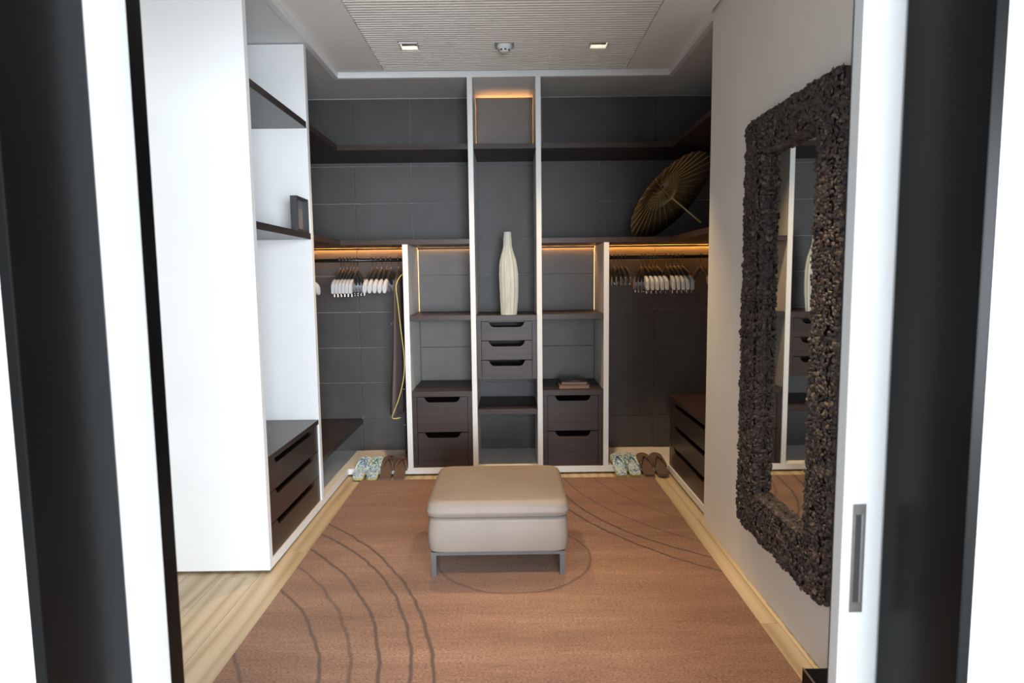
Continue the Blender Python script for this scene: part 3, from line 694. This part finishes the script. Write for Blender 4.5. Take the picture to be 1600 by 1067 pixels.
# ------------------------------------------------------------------ bottle sculpture
vs_ = thing('bottle_vase', 'tall chalk-white ribbed bottle-shaped vase on the centre shelf', 'vase', (-.006, 4.862, 1.224))
prof = [(0, .056), (.02, .058), (.06, .060), (.12, .064), (.20, .067), (.30, .068), (.36, .064), (.41, .057), (.45, .047), (.49, .036), (.51, .031), (.53, .030), (.56, .029), (.59, .026), (.62, .025)]
rr = []; gv = random.Random(5)
jit = [gv.uniform(-.06, .06) for k in range(48)]
for z, r in prof:
    rr.append([((r * (1 + jit[k] * .8 + (.05 if k % 4 < 2 else -.03))) * math.cos(2 * math.pi * k / 48) + .004 * math.sin(z * 9), .8 * (r * (1 + jit[k] + (.05 if k % 4 < 2 else -.03))) * math.sin(2 * math.pi * k / 48), z + (gv.uniform(-.004, .004) if 0 < z < .6 else 0)) for k in range(48)])
MB().rings(rr, smooth=False).build('body', 'vase', vs_)
disc([(.060, 0.0), (.060, .002)]).build('foot', 'vase', vs_)
disc([(.021, .6202), (.019, .6212)], 16).build('mouth', 'dark', vs_)

# ------------------------------------------------------------------ books
def book(loc, w, d, h, rz, cover, label):
    o = thing('book', label, 'book', loc, 'books on the right drawer unit', rz); t_ = .003
    MB().box(0, w, 0, d, 0, t_, .0008).box(0, w, 0, d, h - t_, h, .0008).box(0, t_, 0, d, t_, h - t_).build('cover', cover, o)
    bx('pages', t_, w - .004, .004, d - .004, t_, h - t_, 'pages', o, 0)
    return o
book((.372, 4.835, .652), .235, .25, .026, .02, 'book1', 'brown-bound book at the bottom of the stack of two')
b2 = book((.392, 4.865, .678), .200, .235, .020, .03, 'book2', 'dark book with white corner lines lying on the brown book')
ink = MB()
for (a, c, e, f) in ((.004, .070, .212, .217), (.004, .009, .19, .217), (.13, .190, .212, .217), (.185, .190, .165, .217), (.085, .10, .185, .200), (.09, .115, .165, .172)): ink.box(a, c, e, f, .0201, .0204)
for k in range(5): ink.box(.08 + k * .012, .088 + k * .012, .055, .064, .0201, .0204)
ink.build('cover_print', 'ink', b2)

# ------------------------------------------------------------------ picture frame on the left shelf
pf = thing('picture_frame', 'small square charcoal box frame standing on the left middle shelf', 'picture frame', (-1.270, 3.96, 1.795))
MB().box(-.020, .020, -.108, -.096, 0, .205).box(-.020, .020, .096, .108, 0, .205).box(-.020, .020, -.096, .096, 0, .012).box(-.020, .020, -.096, .096, .193, .205).build('frame', 'pframe', pf)
bx('picture', -.018, -.012, -.096, .096, .012, .193, 'pic', pf, 0)

# ------------------------------------------------------------------ paper parasol
n = Vector((.572, -.5, -.65)).normalized(); c = Vector((1.240, 4.962, 2.103)); R = .40
pa = thing('paper_parasol', 'open brown oiled-paper parasol with bamboo ribs on the upper right shelf', 'parasol', c)
u = n.cross(Vector((0, 1, 0))).normalized(); w = n.cross(u)
NR = 28; apex = -n * .115
ring = lambda r, z: [u * (r * math.cos(2 * math.pi * k / (NR * 2))) * (1 if k % 2 == 0 else .985) + w * (r * math.sin(2 * math.pi * k / (NR * 2))) * (1 if k % 2 == 0 else .985) + n * (z - (0 if k % 2 == 0 else -.003)) for k in range(NR * 2)]
rs = [(.02, -.115), (.12, -.088), (.24, -.048), (R, 0)]
outer = [ring(r, z - .0015) for r, z in rs]; inn = [ring(r, z) for r, z in rs]
MB().rings(outer + inn[::-1], caps=False).build('canopy', 'paper', pa)
for k in range(NR):
    th = 2 * math.pi * k / NR; e = u * math.cos(th) + w * math.sin(th)
    MB().tube([e * .02 + n * -.110, e * .12 + n * -.084, e * .24 + n * -.044, e * (R - .002) + n * .004], .0021, 5).build('rib', 'bamboo', pa)
    MB().tube([e * .014 + n * .012, e * .17 + n * -.064], .0016, 5).build('strut', 'bamboo', pa)
MB().tube([n * -.15, n * .325], .0065, 8).build('shaft', 'bamboo', pa)
MB().tube([n * -.004, n * .026], .017, 12).build('runner', 'bamboo', pa)
MB().tube([n * -.145, n * -.105], [.012, .024], 12).build('crown', 'paper', pa)

# ------------------------------------------------------------------ flip-flops leaning on the plinth
def make_flipflop(sole, edge, strap):
    o = thing('flip_flop', '', 'flip-flop')
    L = .265; out = [(0, .030), (.012, .036), (.05, .037), (.10, .034), (.15, .038), (.20, .046), (.235, .043), (.255, .030), (.265, .012)]
    left = [(-w_, y_) for y_, w_ in out]; right = [(w_ * .94, y_) for y_, w_ in out[::-1]]
    poly = [(-.018, -.006), (.018, -.006)][::-1]
    poly = left[::1] + right + [(.018, -.006), (-.018, -.006)]
    MB().prism(poly, (0, 0, 0), (1, 0, 0), (0, 1, 0), (0, 0, 1), .013).build('sole', edge, o)
    MB().prism([(a * .95, c_ * .985 + .001) for a, c_ in poly], (0, 0, .0132), (1, 0, 0), (0, 1, 0), (0, 0, 1), .004).build('footbed', sole, o)
    tp = Vector((0, .205, .016))
    for s in (-1, 1):
        MB().tube([tp, tp + Vector((s * .010, -.012, .018)), Vector((s * .026, .155, .034)), Vector((s * .036, .115, .020)), Vector((s * .037, .095, .006))], [.004, .0055, .008, .0075, .006], 8).build('strap', strap, o)
    return o
ff = make_flipflop('floral', 'yedge', 'floral'); fb_ = make_flipflop('bshoe', 'bedge', 'bshoe')
TILT = math.radians(21)
ff.scale = fb_.scale = (1.18, 1.03, 1.1)
def shoe(proto, x, rz, label, group, yo=4.655, first=False, tl=TILT):
    if first:
        proto.location = (x, yo, .014); proto.rotation_euler = (tl, 0, rz); proto['label'] = label; proto['group'] = group; return
    dup(proto, (x, yo, .014), rz, label, group, tl)
shoe(ff, -1.146, math.radians(-3), 'blue floral flip-flop leaning on the left plinth, left of its pair', 'floral flip-flops', first=True)
shoe(ff, -1.043, math.radians(-1), 'blue floral flip-flop leaning on the left plinth, right of its pair', 'floral flip-flops')
shoe(fb_, -.944, math.radians(1), 'brown flip-flop leaning on the left plinth, left of its pair', 'brown flip-flops', first=True)
shoe(fb_, -.842, math.radians(0), 'brown flip-flop leaning on the left plinth, right of its pair beside the white upright', 'brown flip-flops')
shoe(ff, .826, math.radians(2), 'pale floral flip-flop leaning on the right plinth, left of its pair', 'floral flip-flops')
shoe(ff, .931, math.radians(3), 'pale floral flip-flop leaning on the right plinth, right of its pair', 'floral flip-flops')
shoe(fb_, 1.037, math.radians(4), 'brown flip-flop leaning on the right plinth, left of its pair', 'brown flip-flops')
shoe(fb_, 1.142, math.radians(5), 'brown flip-flop leaning on the right plinth, nearest the right drawers', 'brown flip-flops')

# ------------------------------------------------------------------ low black box at the foot of the right wall
sb = thing('low_box', 'low black box with a pale edge strip at the foot of the right wall', 'box', (1.11, 1.95, 0))
MB().box(-.058, .056, -.25, .25, 0, .072, .003).build('body', 'black', sb)
MB().box(-.0595, -.052, -.25, .25, .0722, .0745, .0005).build('edge_strip', 'steel', sb)
